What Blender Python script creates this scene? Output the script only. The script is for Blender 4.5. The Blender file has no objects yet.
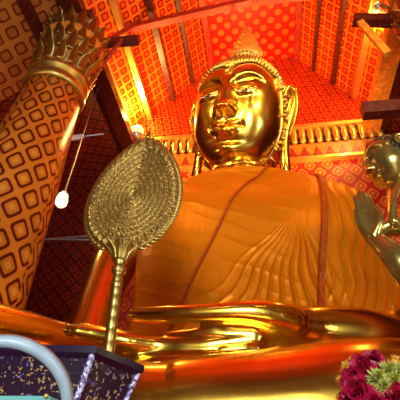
import bpy, bmesh, math, random
import numpy as np
from mathutils import Vector, Matrix
random.seed(7)
rng = np.random.default_rng(7)
PI = math.pi
SC = bpy.context.scene
COL = SC.collection

# ------------------------------------------------------------------ camera
FPX = 390.0
PITCH, YAW, ROLL = math.radians(38), math.radians(10), math.radians(2.5)
CAM = np.array([0, 0, 1.5])
_R0 = np.array([math.cos(YAW), math.sin(YAW), 0]); _h = np.array([-math.sin(YAW), math.cos(YAW), 0])
_F = _h*math.cos(PITCH)+np.array([0, 0, math.sin(PITCH)]); _U0 = -_h*math.sin(PITCH)+np.array([0, 0, math.cos(PITCH)])
_R = _R0*math.cos(ROLL)+_U0*math.sin(ROLL); _U = -_R0*math.sin(ROLL)+_U0*math.cos(ROLL)
def at(x, y, Y):
    d = _F+_R*(x-200)/FPX+_U*(200-y)/FPX
    return CAM+d*((Y-CAM[1])/d[1])
cam_d = bpy.data.cameras.new('camera'); cam = bpy.data.objects.new('camera', cam_d); COL.objects.link(cam)
cam_d.sensor_width = 36; cam_d.lens = FPX/400*36; cam_d.clip_end = 200; cam_d.clip_start = 0.05
M = Matrix((tuple(_R), tuple(_U), tuple(-_F))).transposed().to_4x4(); M.translation = Vector(CAM)
cam.matrix_world = M
SC.camera = cam

# ------------------------------------------------------------------ world, exposure
SC.view_settings.view_transform = 'Standard'; SC.view_settings.look = 'None'
SC.view_settings.exposure = 0.08; SC.view_settings.gamma = 1; SC.view_settings.use_curve_mapping = False
w = bpy.data.worlds.new('world'); SC.world = w; w.use_nodes = True
w.node_tree.nodes['Background'].inputs[0].default_value = (.75, .85, 1, 1)
w.node_tree.nodes['Background'].inputs[1].default_value = 0.9

def light(kind, name, loc, energy, color, target=None, size=1, size_y=None, angle=None, blend=.6):
    d = bpy.data.lights.new(name, kind); d.energy = energy; d.color = color
    if kind == 'AREA':
        d.size = size
        if size_y: d.shape = 'RECTANGLE'; d.size_y = size_y
    else: d.shadow_soft_size = size
    if kind == 'SPOT': d.spot_size = angle or 1.6; d.spot_blend = blend
    o = bpy.data.objects.new(name, d); COL.objects.link(o); o.location = loc
    if target is not None:
        o.rotation_euler = (Vector(target)-Vector(loc)).to_track_quat('-Z', 'Y').to_euler()
    return o
WARM = (1, .62, .22)
# daylight through the tall front doors behind the visitor
light('AREA', 'daylight_door', (0.3, -8.6, 4.6), 1500, (.82, .95, 1), (0, 8, 4.5), 4.0, 5.0)
light('AREA', 'cool_side_fill', (12.2, -3.0, 3.6), 1300, (.75, .92, 1), (2.0, 4, 4), 3.0, 4.0)  # added cool fill for glints on disciple and bouquet; side wall has no opening
# floodlights fixed to the front and side beams (the temple's own gilt lighting)
for i, (loc, e, tgt) in enumerate([((-5.2, 1.5, 12.5), 1200, (-.6, 9, 12)), ((5.4, 1.5, 12.5), 1200, (0, 9, 12)),
                                   ((-2.4, -3.5, 13.5), 300, (0, 9, 10.5)), ((3.0, -3.5, 13.5), 300, (0, 9, 10.5))]):
    light('SPOT', 'floodlight_beam', loc, e, (1, .66, .26), tgt, .32, angle=1.3)
light('SPOT', 'floodlight_beam', (-2.6, 2.2, 11.0), 1500, (1, .70, .28), (-.4, 9.5, 12.8), .25, angle=.56)
light('SPOT', 'floodlight_beam', (3.4, 2.0, 11.5), 1500, (1, .70, .28), (-.4, 9.5, 12.8), .25, angle=.56)
# uplights behind the statue and on the side purlins
for loc, e, tgt in [((-2.6, 12.8, 12.6), 1000, (-1.5, 11.5, 24)), ((3.4, 12.8, 12.6), 1000, (1.5, 11.5, 24)),
                    ((0.2, 12.9, 16.0), 1500, (0.4, 10, 24)), ((-7.2, 3, 9.0), 170, (-9, 6, 16)),
                    ((0, 1, 15), 1400, (0, 4, 24))]:
    light('SPOT', 'ceiling_uplight', loc, e, (1, .48, .12), tgt, .25, angle=2.5, blend=1)

# ------------------------------------------------------------------ material helpers
class NT:
    def __init__(s, name):
        s.m = bpy.data.materials.new(name); s.m.use_nodes = True; s.t = s.m.node_tree
        s.b = s.t.nodes['Principled BSDF']
    def n(s, typ, **kw):
        x = s.t.nodes.new(typ)
        for k, v in kw.items(): setattr(x, k, v)
        return x
    def l(s, a, b): s.t.links.new(a, b)
    def math(s, op, a, b=None, c=None):
        x = s.n('ShaderNodeMath', operation=op)
        for i, v in enumerate((a, b, c)):
            if v is None: continue
            if isinstance(v, (int, float)): x.inputs[i].default_value = v
            else: s.l(v, x.inputs[i])
        return x.outputs[0]
    def ramp(s, fac, stops, interp='LINEAR'):
        x = s.n('ShaderNodeValToRGB'); x.color_ramp.interpolation = interp
        e = x.color_ramp.elements
        while len(e) < len(stops): e.new(.5)
        for el, (p, c) in zip(e, stops): el.position = p; el.color = (*c, 1)
        s.l(fac, x.inputs[0]); return x.outputs[0]
    def noise(s, scale, detail=3, vec=None):
        x = s.n('ShaderNodeTexNoise'); x.inputs['Scale'].default_value = scale; x.inputs['Detail'].default_value = detail
        if vec is None: vec = s.n('ShaderNodeTexCoord').outputs['Object']
        s.l(vec, x.inputs['Vector']); return x.outputs['Fac']
    def bump(s, h, strength=.3, dist=.02):
        x = s.n('ShaderNodeBump'); x.inputs['Strength'].default_value = strength; x.inputs['Distance'].default_value = dist
        s.l(h, x.inputs['Height']); s.l(x.outputs[0], s.b.inputs['Normal'])
    def set(s, **kw):
        for k, v in kw.items():
            s.b.inputs[k].default_value = (*v, 1) if isinstance(v, tuple) else v
        return s

def plain(name, col, rough=.5, metal=0, noise=0, nscale=6, **kw):
    a = NT(name); a.set(**{'Base Color': col, 'Roughness': rough, 'Metallic': metal}); a.set(**kw)
    if noise:
        n_ = a.noise(nscale, 4)
        c1 = tuple(max(0, c*(1-noise)) for c in col); c2 = tuple(min(1, c*(1+noise)) for c in col)
        a.l(a.ramp(n_, [(.3, c1), (.7, c2)]), a.b.inputs['Base Color'])
        a.l(a.math('MULTIPLY_ADD', n_, .25*rough*2, rough*.75), a.b.inputs['Roughness'])
    return a.m

def lattice(name, W, H, center, ring, gold, rough=.35, ring_w=(.20, .33), shape='diamond', metal=.0, ctr2=None):
    """stencilled lattice: diamonds (or dots) with a dark outline in a gilt net, laid out on UVs in metres"""
    a = NT(name)
    uv = a.n('ShaderNodeTexCoord').outputs['UV']
    sp = a.n('ShaderNodeSeparateXYZ'); a.l(uv, sp.inputs[0])
    u, v = a.math('DIVIDE', sp.outputs[0], W), a.math('DIVIDE', sp.outputs[1], H)
    if shape in ('diamond', 'dot'):
        p_, q_ = a.math('ADD', u, v), a.math('SUBTRACT', u, v)
    else: p_, q_ = u, v
    fx = a.math('ABSOLUTE', a.math('SUBTRACT', a.math('FRACT', p_), .5))
    fy = a.math('ABSOLUTE', a.math('SUBTRACT', a.math('FRACT', q_), .5))
    if shape == 'dot': d = a.math('SQRT', a.math('ADD', a.math('MULTIPLY', fx, fx), a.math('MULTIPLY', fy, fy)))
    else:
        d = a.math('POWER', a.math('ADD', a.math('POWER', fx, 5.0), a.math('POWER', fy, 5.0)), .2)
    r0, r1 = ring_w
    c2 = ctr2 or center
    col = a.ramp(d, [(0, c2), (r0*.45, c2), (r0*.6, center), (r0, center), (r0+.02, ring), (r1, ring), (r1+.025, gold), (1, gold)])
    nz = a.noise(1.3, 4)
    mix = a.n('ShaderNodeMixRGB', blend_type='MULTIPLY'); mix.inputs[0].default_value = .55
    a.l(col, mix.inputs[1]); a.l(a.ramp(nz, [(.3, (.55, .5, .5)), (.65, (1, 1, 1))]), mix.inputs[2])
    a.l(mix.outputs[0], a.b.inputs['Base Color'])
    a.set(Roughness=rough, Metallic=metal); a.b.inputs['Specular IOR Level'].default_value = .25
    return a.m

def gold_mat(name, col, rough=.2, metal=1.0, bump=.0, bscale=2.0, rvar=.12, bd=.02):
    a = NT(name)
    n_ = a.noise(1.1, 5)
    a.l(a.ramp(n_, [(.3, tuple(c*.82 for c in col)), (.7, col)]), a.b.inputs['Base Color'])
    n2 = a.noise(3.5, 6)
    a.l(a.math('MULTIPLY_ADD', n2, rvar*2, rough-rvar), a.b.inputs['Roughness'])
    a.set(Metallic=metal); a.b.inputs['Coat Weight'].default_value = .35; a.b.inputs['Coat Roughness'].default_value = .12
    if bump: a.bump(a.noise(bscale, 3), bump, bd)
    return a.m

MAT = {}
MAT['gold'] = gold_mat('gilded_skin', (.92, .53, .06), .22, bump=.12, bscale=1.6, rvar=.03, bd=.03)
MAT['gold_hair'] = gold_mat('gilded_curls', (.75, .42, .07), .35)
MAT['flame'] = gold_mat('gilt_flame', (.95, .52, .07), .5, metal=.3)
MAT['bronze'] = gold_mat('dark_bronze_gilt', (.64, .46, .11), .24, metal=.9, bump=.3, bscale=3, rvar=.08)
MAT['fan_gold'] = gold_mat('filigree_gold', (.56, .36, .08), .42)
def filigree():
    a = NT('filigree_relief'); tc = a.n('ShaderNodeTexCoord').outputs['Object']
    v = a.n('ShaderNodeTexVoronoi', feature='DISTANCE_TO_EDGE'); v.inputs['Scale'].default_value = 30; a.l(tc, v.inputs['Vector'])
    a.l(a.ramp(v.outputs['Distance'], [(0, (.16, .08, .02)), (.10, (.38, .21, .045)), (.3, (.62, .38, .08))]), a.b.inputs['Base Color'])
    a.set(Metallic=.85, Roughness=.45); a.bump(v.outputs['Distance'], .5, .02); return a.m
MAT['filigree'] = filigree()
def hair_bronze():
    a = NT('bronze_curls'); tc = a.n('ShaderNodeTexCoord').outputs['Object']
    v = a.n('ShaderNodeTexVoronoi'); v.inputs['Scale'].default_value = 16; a.l(tc, v.inputs['Vector'])
    a.l(a.ramp(v.outputs['Distance'], [(.1, (.30, .24, .08)), (.6, (.06, .045, .02))]), a.b.inputs['Base Color'])
    a.set(Metallic=.8, Roughness=.4); a.bump(a.math('SUBTRACT', 1.0, v.outputs['Distance']), .8, .03); return a.m
MAT['hair_bronze'] = hair_bronze()
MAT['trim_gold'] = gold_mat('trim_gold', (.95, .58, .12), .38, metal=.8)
MAT['red_wood'] = plain('red_lacquer_wood', (.42, .03, .01), .35, noise=.4)
MAT['dark_wood'] = plain('dark_red_lacquer_wood', (.10, .012, .006), .35, noise=.4)
MAT['orange_wood'] = plain('orange_gilt_wood', (.75, .23, .02), .35, noise=.35)
MAT['ceil'] = lattice('ceiling_stencil', .46, .55, (.80, .08, .006), (.36, .006, .002), (.92, .18, .010), shape='square', ring_w=(.2, .36))
MAT['ceil_red'] = lattice('ridge_ceiling_dots', .82, .82, (.92, .15, .02), (.72, .012, .004), (.72, .012, .004), shape='dot', ring_w=(.30, .31))
MAT['wall_red'] = lattice('gable_stencil', .60, .72, (.72, .02, .004), (.92, .17, .015), (.55, .008, .003), ring_w=(.26, .37))
MAT['wall_low'] = lattice('wall_stencil', .80, .95, (.70, .04, .008), (.90, .22, .03), (.60, .02, .008), ring_w=(.24, .36), ctr2=(.9, .28, .04))
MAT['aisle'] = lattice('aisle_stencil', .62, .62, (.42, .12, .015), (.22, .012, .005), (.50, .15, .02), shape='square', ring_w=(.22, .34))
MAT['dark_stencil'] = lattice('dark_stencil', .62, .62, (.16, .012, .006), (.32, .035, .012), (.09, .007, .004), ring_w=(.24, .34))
MAT['col'] = lattice('column_stencil', .80, .88, (.62, .165, .010), (.13, .006, .002), (.68, .18, .012), ring_w=(.26, .385), rough=.3, ctr2=(.75, .26, .03))
MAT['floor'] = plain('floor_tile', (.18, .06, .02), .3, noise=.2)
MAT['plaster'] = plain('front_wall_red', (.16, .03, .012), .6, noise=.2)
MAT['lamp'] = NT('lamp_glass').set(**{'Emission Color': (1, .58, .10), 'Emission Strength': 3.0, 'Base Color': (1, .9, .6)}).m
MAT['lamp_w'] = NT('lamp_glass_white').set(**{'Emission Color': (1, .93, .62), 'Emission Strength': 1.1, 'Base Color': (1, .9, .6)}).m
MAT['steel'] = plain('grey_metal', (.45, .45, .48), .35, .8)
MAT['white_eye'] = plain('shell_inlay', (.75, .70, .6), .25)
MAT['black_eye'] = plain('black_inlay', (.01, .008, .008), .15)

def robe_mat():
    a = NT('satin_robe')
    n_ = a.noise(.45, 3)
    a.l(a.ramp(n_, [(.35, (.62, .17, .002)), (.65, (.78, .22, .003))]), a.b.inputs['Base Color'])
    a.set(Roughness=.4, Metallic=.45); a.b.inputs['Specular IOR Level'].default_value = .15
    mp = a.n('ShaderNodeMapping'); mp.inputs['Scale'].default_value = (3.2, .6, .9); mp.inputs['Rotation'].default_value = (0, .6, 0)
    a.l(a.n('ShaderNodeTexCoord').outputs['Object'], mp.inputs[0])
    a.bump(a.noise(2.2, 5, mp.outputs[0]), .22, .08)
    return a.m
MAT['robe'] = robe_mat()
MAT['cord'] = plain('robe_hem', (.68, .11, .003), .45, noise=.15)

# ------------------------------------------------------------------ mesh helpers
def obj(name, bm, mat, parent=None, smooth=True):
    if isinstance(bm, bpy.types.Mesh): me = bm
    else:
        me = bpy.data.meshes.new(name); bm.to_mesh(me); bm.free()
    o = bpy.data.objects.new(name, me); COL.objects.link(o)
    if mat is not None: me.materials.append(mat)
    if smooth: me.polygons.foreach_set('use_smooth', [True]*len(me.polygons))
    if parent is not None: o.parent = parent; o.matrix_parent_inverse = Matrix.Translation(-Vector(parent.location))
    return o
def thing(name, label, cat, loc=(0, 0, 0), group=None):
    o = bpy.data.objects.new(name, None); COL.objects.link(o); o.location = loc
    o['label'] = label; o['category'] = cat
    if group: o['group'] = group
    return o
def tag(o, label, cat, group=None):
    o['label'] = label; o['category'] = cat
    if group: o['group'] = group
    return o
def struct(name, bm, mat, smooth=False):
    o = obj(name, bm, mat, None, smooth); o['kind'] = 'structure'; return o
def quad(bm, pts, uv=True):
    vs = [bm.verts.new(p) for p in pts]; f = bm.faces.new(vs)
    lay = bm.loops.layers.uv.verify()
    P = [Vector(p) for p in pts]; U = (P[1]-P[0]).normalized(); n = (P[1]-P[0]).cross(P[-1]-P[0]).normalized(); V = n.cross(U)
    for lo, p in zip(f.loops, P): lo[lay].uv = ((p-P[0]).dot(U), (p-P[0]).dot(V))
    return f
def slab(bm, pts, th=.15):
    """panel with thickness: pts is the visible face, the body goes away from its normal"""
    P = [Vector(p) for p in pts]; n = (P[1]-P[0]).cross(P[-1]-P[0]).normalized()
    Q = [p-n*th for p in P]
    quad(bm, P)
    quad(bm, Q[::-1])
    k = len(P)
    for i in range(k): quad(bm, [P[i], Q[i], Q[(i+1) % k], P[(i+1) % k]])
def bar(bm, a, b, w, h, up=(0, 0, 1)):
    a, b = Vector(a), Vector(b); d = (b-a).normalized(); s = d.cross(Vector(up)).normalized(); t = s.cross(d)
    c = []
    for e in (a, b): c.append([e+s*(sx*w/2)+t*(sz*h/2) for sx, sz in ((-1, -1), (1, -1), (1, 1), (-1, 1))])
    for i in range(4):
        j = (i+1) % 4; quad(bm, [c[0][i], c[1][i], c[1][j], c[0][j]])
    quad(bm, c[0]); quad(bm, c[1][::-1])
def box(bm, lo, hi):
    x0, y0, z0 = lo; x1, y1, z1 = hi
    bar(bm, ((x0+x1)/2, y0, (z0+z1)/2), ((x0+x1)/2, y1, (z0+z1)/2), x1-x0, z1-z0)
def lathe(bm, prof, cx=0, cy=0, n=48, cz=0, fl=None):
    lay = bm.loops.layers.uv.verify()
    rings = []
    rmax = max(r for r, z in prof)
    for r, z in prof:
        rings.append([bm.verts.new((cx+r*math.cos(2*PI*i/n)*(fl(i/n) if fl else 1), cy+r*math.sin(2*PI*i/n)*(fl(i/n) if fl else 1), cz+z)) for i in range(n)])
    s = 0
    for k in range(len(prof)-1):
        s2 = s+math.hypot(prof[k+1][0]-prof[k][0], prof[k+1][1]-prof[k][1])
        for i in range(n):
            j = (i+1) % n
            f = bm.faces.new([rings[k][i], rings[k][j], rings[k+1][j], rings[k+1][i]])
            for lo, (uu, vv) in zip(f.loops, ((i, s), (i+1, s), (i+1, s2), (i, s2))): lo[lay].uv = (uu/n*2*PI*rmax, vv)
        s = s2
    for rg, rv in ((rings[0], True), (rings[-1], False)):
        bm.faces.new(rg[::-1] if rv else rg)
def spline(pts, n):
    """Catmull-Rom through rows of numbers"""
    P = np.array(pts, float); P = np.vstack([2*P[0]-P[1], P, 2*P[-1]-P[-2]])
    out = []
    segs = len(P)-3
    for i in range(n):
        t = i/(n-1)*segs; k = min(int(t), segs-1); t -= k
        a, b, c, d = P[k:k+4]
        out.append(.5*((2*b)+(-a+c)*t+(2*a-5*b+4*c-d)*t*t+(-a+3*b-3*c+d)*t**3))
    return np.array(out)
def tube(bm, pts, n=24, seg=40, round_ends=True, up=(0, 0, 1), smooth_path=True, power=2.0):
    """pts rows: x y z ra rb  (ra sideways, rb along up) -> closed tapering limb"""
    P = spline(pts, seg) if smooth_path else np.array(pts, float)
    C = [Vector(p[:3]) for p in P]; rings = []
    up = Vector(up)
    rows = []
    for i in range(len(C)):
        d = (C[min(i+1, len(C)-1)]-C[max(i-1, 0)]).normalized()
        s = d.cross(up)
        s = s.normalized() if s.length > 1e-4 else Vector((1, 0, 0))
        t = s.cross(d).normalized(); rows.append((C[i], s, t, P[i][3], P[i][4], d))
    full = []
    if round_ends:
        c, s, t, a, b, d = rows[0]
        for k in range(5):
            q = (k+.35)/5*PI/2; full.append((c-d*min(a, b)*math.cos(q), s, t, a*math.sin(q), b*math.sin(q)))
    full += [r[:5] for r in rows]
    if round_ends:
        c, s, t, a, b, d = rows[-1]
        for k in range(5):
            q = (k+1)/5.35*PI/2; full.append((c+d*min(a, b)*math.sin(q), s, t, a*math.cos(q), b*math.cos(q)))
    for c, s, t, a, b in full:
        ring = []
        for i in range(n):
            q = 2*PI*i/n; cx_, sx_ = math.cos(q), math.sin(q)
            if power != 2: cx_ = math.copysign(abs(cx_)**(2/power), cx_); sx_ = math.copysign(abs(sx_)**(2/power), sx_)
            ring.append(bm.verts.new(c+s*(a*cx_)+t*(b*sx_)))
        rings.append(ring)
    for k in range(len(rings)-1):
        for i in range(n):
            j = (i+1) % n; bm.faces.new([rings[k][i], rings[k][j], rings[k+1][j], rings[k+1][i]])
    bm.faces.new(rings[0][::-1]); bm.faces.new(rings[-1])
def ell(bm, c, r, rot=None, seg=24):
    m = Matrix.Translation(Vector(c)) @ (rot.to_4x4() if rot else Matrix.Identity(4)) @ Matrix.Diagonal((*r, 1))
    bmesh.ops.create_uvsphere(bm, u_segments=seg, v_segments=seg//2+2, radius=1, matrix=m)
def fuse(bm, voxel, smooth=4):
    """voxel-fuse overlapping closed shapes into one continuous skin"""
    bmesh.ops.recalc_face_normals(bm, faces=bm.faces)
    me = bpy.data.meshes.new('tmp'); bm.to_mesh(me); bm.free()
    o = bpy.data.objects.new('tmp', me); COL.objects.link(o)
    m = o.modifiers.new('r', 'REMESH'); m.mode = 'VOXEL'; m.voxel_size = voxel; m.use_smooth_shade = True
    if smooth:
        s = o.modifiers.new('s', 'SMOOTH'); s.iterations = smooth; s.factor = .5
    dg = bpy.context.evaluated_depsgraph_get(); dg.update()
    out = bpy.data.meshes.new_from_object(o.evaluated_get(dg))
    bpy.data.objects.remove(o); return out
def grid_mesh(name, P, closed_u=False):
    """P[v][u] array of points -> mesh"""
    nv, nu = P.shape[:2]
    me = bpy.data.meshes.new(name); vs = P.reshape(-1, 3)
    F = []
    for v in range(nv-1):
        for u in range(nu if closed_u else nu-1):
            u2 = (u+1) % nu
            F.append((v*nu+u, v*nu+u2, (v+1)*nu+u2, (v+1)*nu+u))
    me.from_pydata([tuple(p) for p in vs], [], F); me.update(); return me
def G(x, s): return np.exp(-.5*(x/s)**2)
def SS(a, b, x):
    t = np.clip((x-a)/(b-a), 0, 1); return t*t*(3-2*t)

# ================================================================== STRUCTURE
Y0, Y1 = -9.0, 14.0
bm = bmesh.new(); slab(bm, [(-12.5, Y0, 0), (12.5, Y0, 0), (12.5, Y1, 0), (-12.5, Y1, 0)]); struct('floor', bm, MAT['floor'])
# gable ceiling in tiers
XL, XR, ZT, ZS = -6.5, 6.3, 23.3, 17.7
bm = bmesh.new(); slab(bm, [(-2.1, Y0, ZT), (-2.1, Y1, ZT), (3.1, Y1, ZT), (3.1, Y0, ZT)]); struct('ceiling', bm, MAT['ceil_red'])
bm = bmesh.new()
slab(bm, [(XL, Y0, ZS), (XL, Y1, ZS), (-2.1, Y1, ZT), (-2.1, Y0, ZT)])
slab(bm, [(3.1, Y0, ZT), (3.1, Y1, ZT), (XR, Y1, ZS), (XR, Y0, ZS)])
struct('ceiling', bm, MAT['ceil'])
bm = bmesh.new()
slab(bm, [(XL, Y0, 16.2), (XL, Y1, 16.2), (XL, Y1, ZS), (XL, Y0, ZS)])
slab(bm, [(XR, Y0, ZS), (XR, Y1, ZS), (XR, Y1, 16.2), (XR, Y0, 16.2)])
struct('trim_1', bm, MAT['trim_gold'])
bm = bmesh.new()
slab(bm, [(-12.5, Y0, 10.6), (-12.5, 8.2, 10.6), (XL, 8.2, 16.2), (XL, Y0, 16.2)])
slab(bm, [(XR, Y0, 16.2), (XR, 8.2, 16.2), (12.5, 8.2, 10.6), (12.5, Y0, 10.6)])
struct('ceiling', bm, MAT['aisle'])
bm = bmesh.new()
slab(bm, [(-12.5, 8.2, 10.6), (-12.5, Y1, 10.6), (XL, Y1, 16.2), (XL, 8.2, 16.2)])
slab(bm, [(XR, 8.2, 16.2), (XR, Y1, 16.2), (12.5, Y1, 10.6), (12.5, 8.2, 10.6)])
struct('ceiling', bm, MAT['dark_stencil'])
for side, x in (('left', -12.5), ('right', 12.5)):
    bm = bmesh.new()
    P = [(x, Y0, 0), (x, Y1, 0), (x, Y1, 10.6), (x, Y0, 10.6)]
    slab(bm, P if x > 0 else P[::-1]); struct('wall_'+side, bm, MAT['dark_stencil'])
# back wall: gable above the frieze, dado below
bm = bmesh.new()
slab(bm, [(-2.1, Y1, ZT), (XL, Y1, ZS), (XL, Y1, 16.7), (XR, Y1, 16.7), (XR, Y1, ZS), (3.1, Y1, ZT)])
struct('wall_back', bm, MAT['wall_red'])
bm = bmesh.new(); slab(bm, [(XL, Y1, 0), (XR, Y1, 0), (XR, Y1, 16.7), (XL, Y1, 16.7)]); struct('wall_back', bm, MAT['wall_low'])
bm = bmesh.new()
slab(bm, [(-12.5, Y1, 0), (XL, Y1, 0), (XL, Y1, 16.2), (-12.5, Y1, 10.6)])
slab(bm, [(XR, Y1, 0), (12.5, Y1, 0), (12.5, Y1, 10.6), (XR, Y1, 16.2)])
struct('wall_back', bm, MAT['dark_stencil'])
# front wall with the tall open doorway
bm = bmesh.new()
for a, b in (((-12.5, 0), (-2.2, 16.2)), ((2.8, 0), (12.5, 16.2)), ((-2.2, 7.4), (2.8, 16.2))):
    box(bm, (a[0], Y0-.3, a[1]), (b[0], Y0, b[1]))
slab(bm, [(XL, Y0, 16.2), (-2.1, Y0, ZT), (3.1, Y0, ZT), (XR, Y0, 16.2)][::-1])
struct('wall_front', bm, MAT['plaster'])
# frieze on the back wall: gilt ledges, balusters and a zigzag band
bm = bmesh.new()
box(bm, (XL, Y1-.55, 16.35), (XR, Y1, 16.55)); box(bm, (XL, Y1-.30, 14.45), (XR, Y1, 14.6))
struct('trim_2', bm, MAT['trim_gold'])
bm = bmesh.new(); box(bm, (XL, Y1-.12, 15.5), (XR, Y1, 16.35)); struct('trim_3', bm, MAT['dark_wood'])
bm = bmesh.new(); box(bm, (XL, Y1-.2, 14.6), (XR, Y1, 15.5)); struct('trim_4', bm, MAT['orange_wood'])
bm = bmesh.new()
x = XL+.25
while x < XR-.1:
    lathe(bm, [(.08, 15.5), (.16, 15.6), (.13, 15.75), (.18, 15.95), (.18, 16.15), (.15, 16.25), (.2, 16.35)], x, Y1-.28, 12); x += .40
struct('trim_5', bm, MAT['trim_gold'], True)
bm = bmesh.new()
x = XL+.1
while x < XR-.3:                               # zigzag red triangles
    a = [(x, Y1-.22, 14.64), (x+.5, Y1-.22, 14.64), (x+.25, Y1-.22, 15.3)]
    slab(bm, a, .04); x += .58
struct('trim_6', bm, MAT['red_wood'])
# purlins running front to back under the slopes
k = 7
def purl(x, z, w_, h_, mat, yy0=Y0, yy1=Y1-.02):
    global k
    bm = bmesh.new(); bar(bm, (x, yy0, z), (x, yy1, z), w_, h_); struct('trim_%d' % k, bm, MAT[mat]); k += 1
def zs(x): return ZS+(x-XL)/(-2.1-XL)*(ZT-ZS) if x < 0 else ZS+(XR-x)/(XR-3.1)*(ZT-ZS)
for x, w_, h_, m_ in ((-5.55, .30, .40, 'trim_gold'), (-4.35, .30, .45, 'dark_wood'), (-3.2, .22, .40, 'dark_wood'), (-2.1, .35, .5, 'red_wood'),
                      (3.1, .35, .5, 'red_wood'), (3.9, .16, .35, 'dark_wood'), (4.75, .2, .4, 'dark_wood'), (5.6, .30, .4, 'trim_gold')):  # gold on the two outermost purlins paints in their lamplit yellow band
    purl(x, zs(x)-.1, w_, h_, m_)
for x in (XL, XR):
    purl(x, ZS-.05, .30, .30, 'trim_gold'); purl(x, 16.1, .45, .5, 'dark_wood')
# tie beam across the nave, in two lengths
bm = bmesh.new()
bar(bm, (XL+.9, 9, 19.35), (.3, 9, 20.55), .3, .4); bar(bm, (.3, 9, 20.55), (XR-.9, 9, 20.3), .3, .4)
struct('trim_%d' % k, bm, MAT['red_wood']); k += 1

# ================================================================== COLUMNS
def column(cx, cy, label):
    t = thing('temple_column', label, 'column', (cx, cy, 0), None)
    bm = bmesh.new(); lathe(bm, [(1.30, 0), (1.20, 4), (1.06, 8), (.86, 11.65)], cx, cy, 64); obj('shaft', bm, MAT['col'], t)
    bm = bmesh.new()
    lathe(bm, [(.86, 11.6), (.96, 11.65), (.99, 11.8), (.88, 11.87), (.88, 12.1), (.97, 12.17), (.99, 12.3), (.90, 12.37), (.86, 12.45)], cx, cy, 64)
    obj('collar', bm, MAT['fan_gold'], t)
    bm = bmesh.new(); lathe(bm, [(.84, 12.4), (.88, 13.6), (1.12, 14.3), (1.0, 14.6), (.95, 15.3)], cx, cy, 48); obj('capital', bm, MAT['orange_wood'], t)
    for row, (z0, r0, h_, nn) in enumerate(((12.4, .89, .95, 16), (13.05, .93, .95, 16), (13.75, .96, .95, 16), (14.4, .98, .95, 16))):
        bm = bmesh.new()
        for i in range(nn):
            a = 2*PI*(i+.5*(row % 2))/nn; rad = Vector((math.cos(a), math.sin(a), 0)); tan = Vector((-math.sin(a), math.cos(a), 0))
            wd = PI*r0/nn*1.05
            rows_ = []
            for q in range(9):
                s = q/8; ww = wd*(1-s**2.2)*(.8+.5*s); out = r0+.04+.16*s*s
                c = Vector((cx, cy, z0+h_*s))
                rows_.append([bm.verts.new(c+rad*(out+.07*(1-(e/2)**2))+tan*(ww*e/2)) for e in (-2, -1, 0, 1, 2)])
            for q in range(8):
                for e in range(4): bm.faces.new([rows_[q][e], rows_[q][e+1], rows_[q+1][e+1], rows_[q+1][e]])
        bmesh.ops.solidify(bm, geom=bm.faces[:], thickness=.05)
        obj('petal_tier', bm, MAT['fan_gold'], t)
    bm = bmesh.new(); box(bm, (cx-.75, cy-.75, 15.3), (cx+.75, cy+.75, 15.75)); obj('abacus', bm, MAT['dark_wood'], t, False)
    return t
column(-6.17, 7, 'giant red and gold stencilled column left of the big gilded seated statue')
column(5.9, 7, 'column of which only the petalled capital shows at the top right corner')
# lintels over the columns
bm = bmesh.new(); bar(bm, (-6.2, Y0, 16.0), (-6.2, Y1-.02, 16.0), .7, .5); struct('trim_%d' % k, bm, MAT['dark_wood']); k += 1
bm = bmesh.new(); bar(bm, (5.75, Y0, 16.0), (5.75, Y1-.02, 16.0), .7, .5); struct('trim_%d' % k, bm, MAT['orange_wood']); k += 1

for x in (-7.5, -9.6):
    purl(x, 16.2+(x-XL)*.933-.12, .32, .34, 'dark_wood', Y0, 8.1)
def timber(a, b, w_, h_, mat):
    global k
    bm = bmesh.new(); bar(bm, a, b, w_, h_); struct('trim_%d' % k, bm, MAT[mat]); k += 1
timber(at(98, 44, 7.6), at(139, 40, 7.6), .28, .34, 'dark_wood')      # bracket arms and braces at the column heads
timber(at(82, 90, 7.9), at(122, 40, 7.5), .12, .16, 'red_wood')
timber(at(112, 38, 8.2), at(140, 22, 9.0), .16, .2, 'red_wood')
timber(at(353, 20, 7.3), at(400, 21, 7.3), .3, .4, 'dark_wood')
timber(at(360, 22, 7.2), at(388, 54, 7.1), .14, .2, 'orange_wood')
timber(at(362, 111, 7.6), (5.2, 7.6, float(at(400, 109, 7.6)[2])), .3, .45, 'dark_wood')

# ================================================================== SEATED STATUE
XC = -.4
bud = thing('seated_statue', 'enormous gilded seated Buddha statue draped in an orange satin robe', 'statue', (XC, 9, 1.2))
bm = bmesh.new()
# torso and neck
tube(bm, [(XC, 10, 2.9, 2.7, 1.6), (XC, 10, 4.5, 2.3, 1.4), (XC, 10, 6.8, 2.45, 1.45), (XC, 10, 8.2, 3.0, 1.4), (XC, 10, 8.9, 2.6, 1.15), (XC, 9.9, 9.5, 1.5, .95), (XC, 10.3, 10.2, 1.12, .95), (XC+.02, 10.5, 12.0, 1.0, .95)], 40, 60, up=(0, 1, 0))
for z in (9.75, 10.05, 10.35):
    tube(bm, [(XC+1.13*math.cos(a), 10.28+1.0*math.sin(a), z, .08, .10) for a in np.linspace(0, 2*PI, 40)], 8, 40, False, smooth_path=False)
# bare right arm (to the viewer's left), forearm resting towards the knee
tube(bm, [(-3.35, 10, 8.5, .8, .8), (-3.95, 9.8, 7.6, .72, .75), (-4.15, 9.3, 6.2, .62, .62), (-4.05, 8.7, 4.8, .55, .55), (-4.0, 8.5, 4.3, .55, .55)], 28, 40, up=(0, 1, 0))
tube(bm, [(-3.7, 8.6, 4.2, .52, .42), (-4.1, 7.7, 3.98, .50, .46), (-4.5, 6.6, 3.85, .50, .46), (-4.75, 5.4, 3.6, .45, .42), (-4.85, 4.5, 3.0, .40, .42), (-4.85, 4.35, 2.2, .2, .42)], 28, 50)
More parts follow.
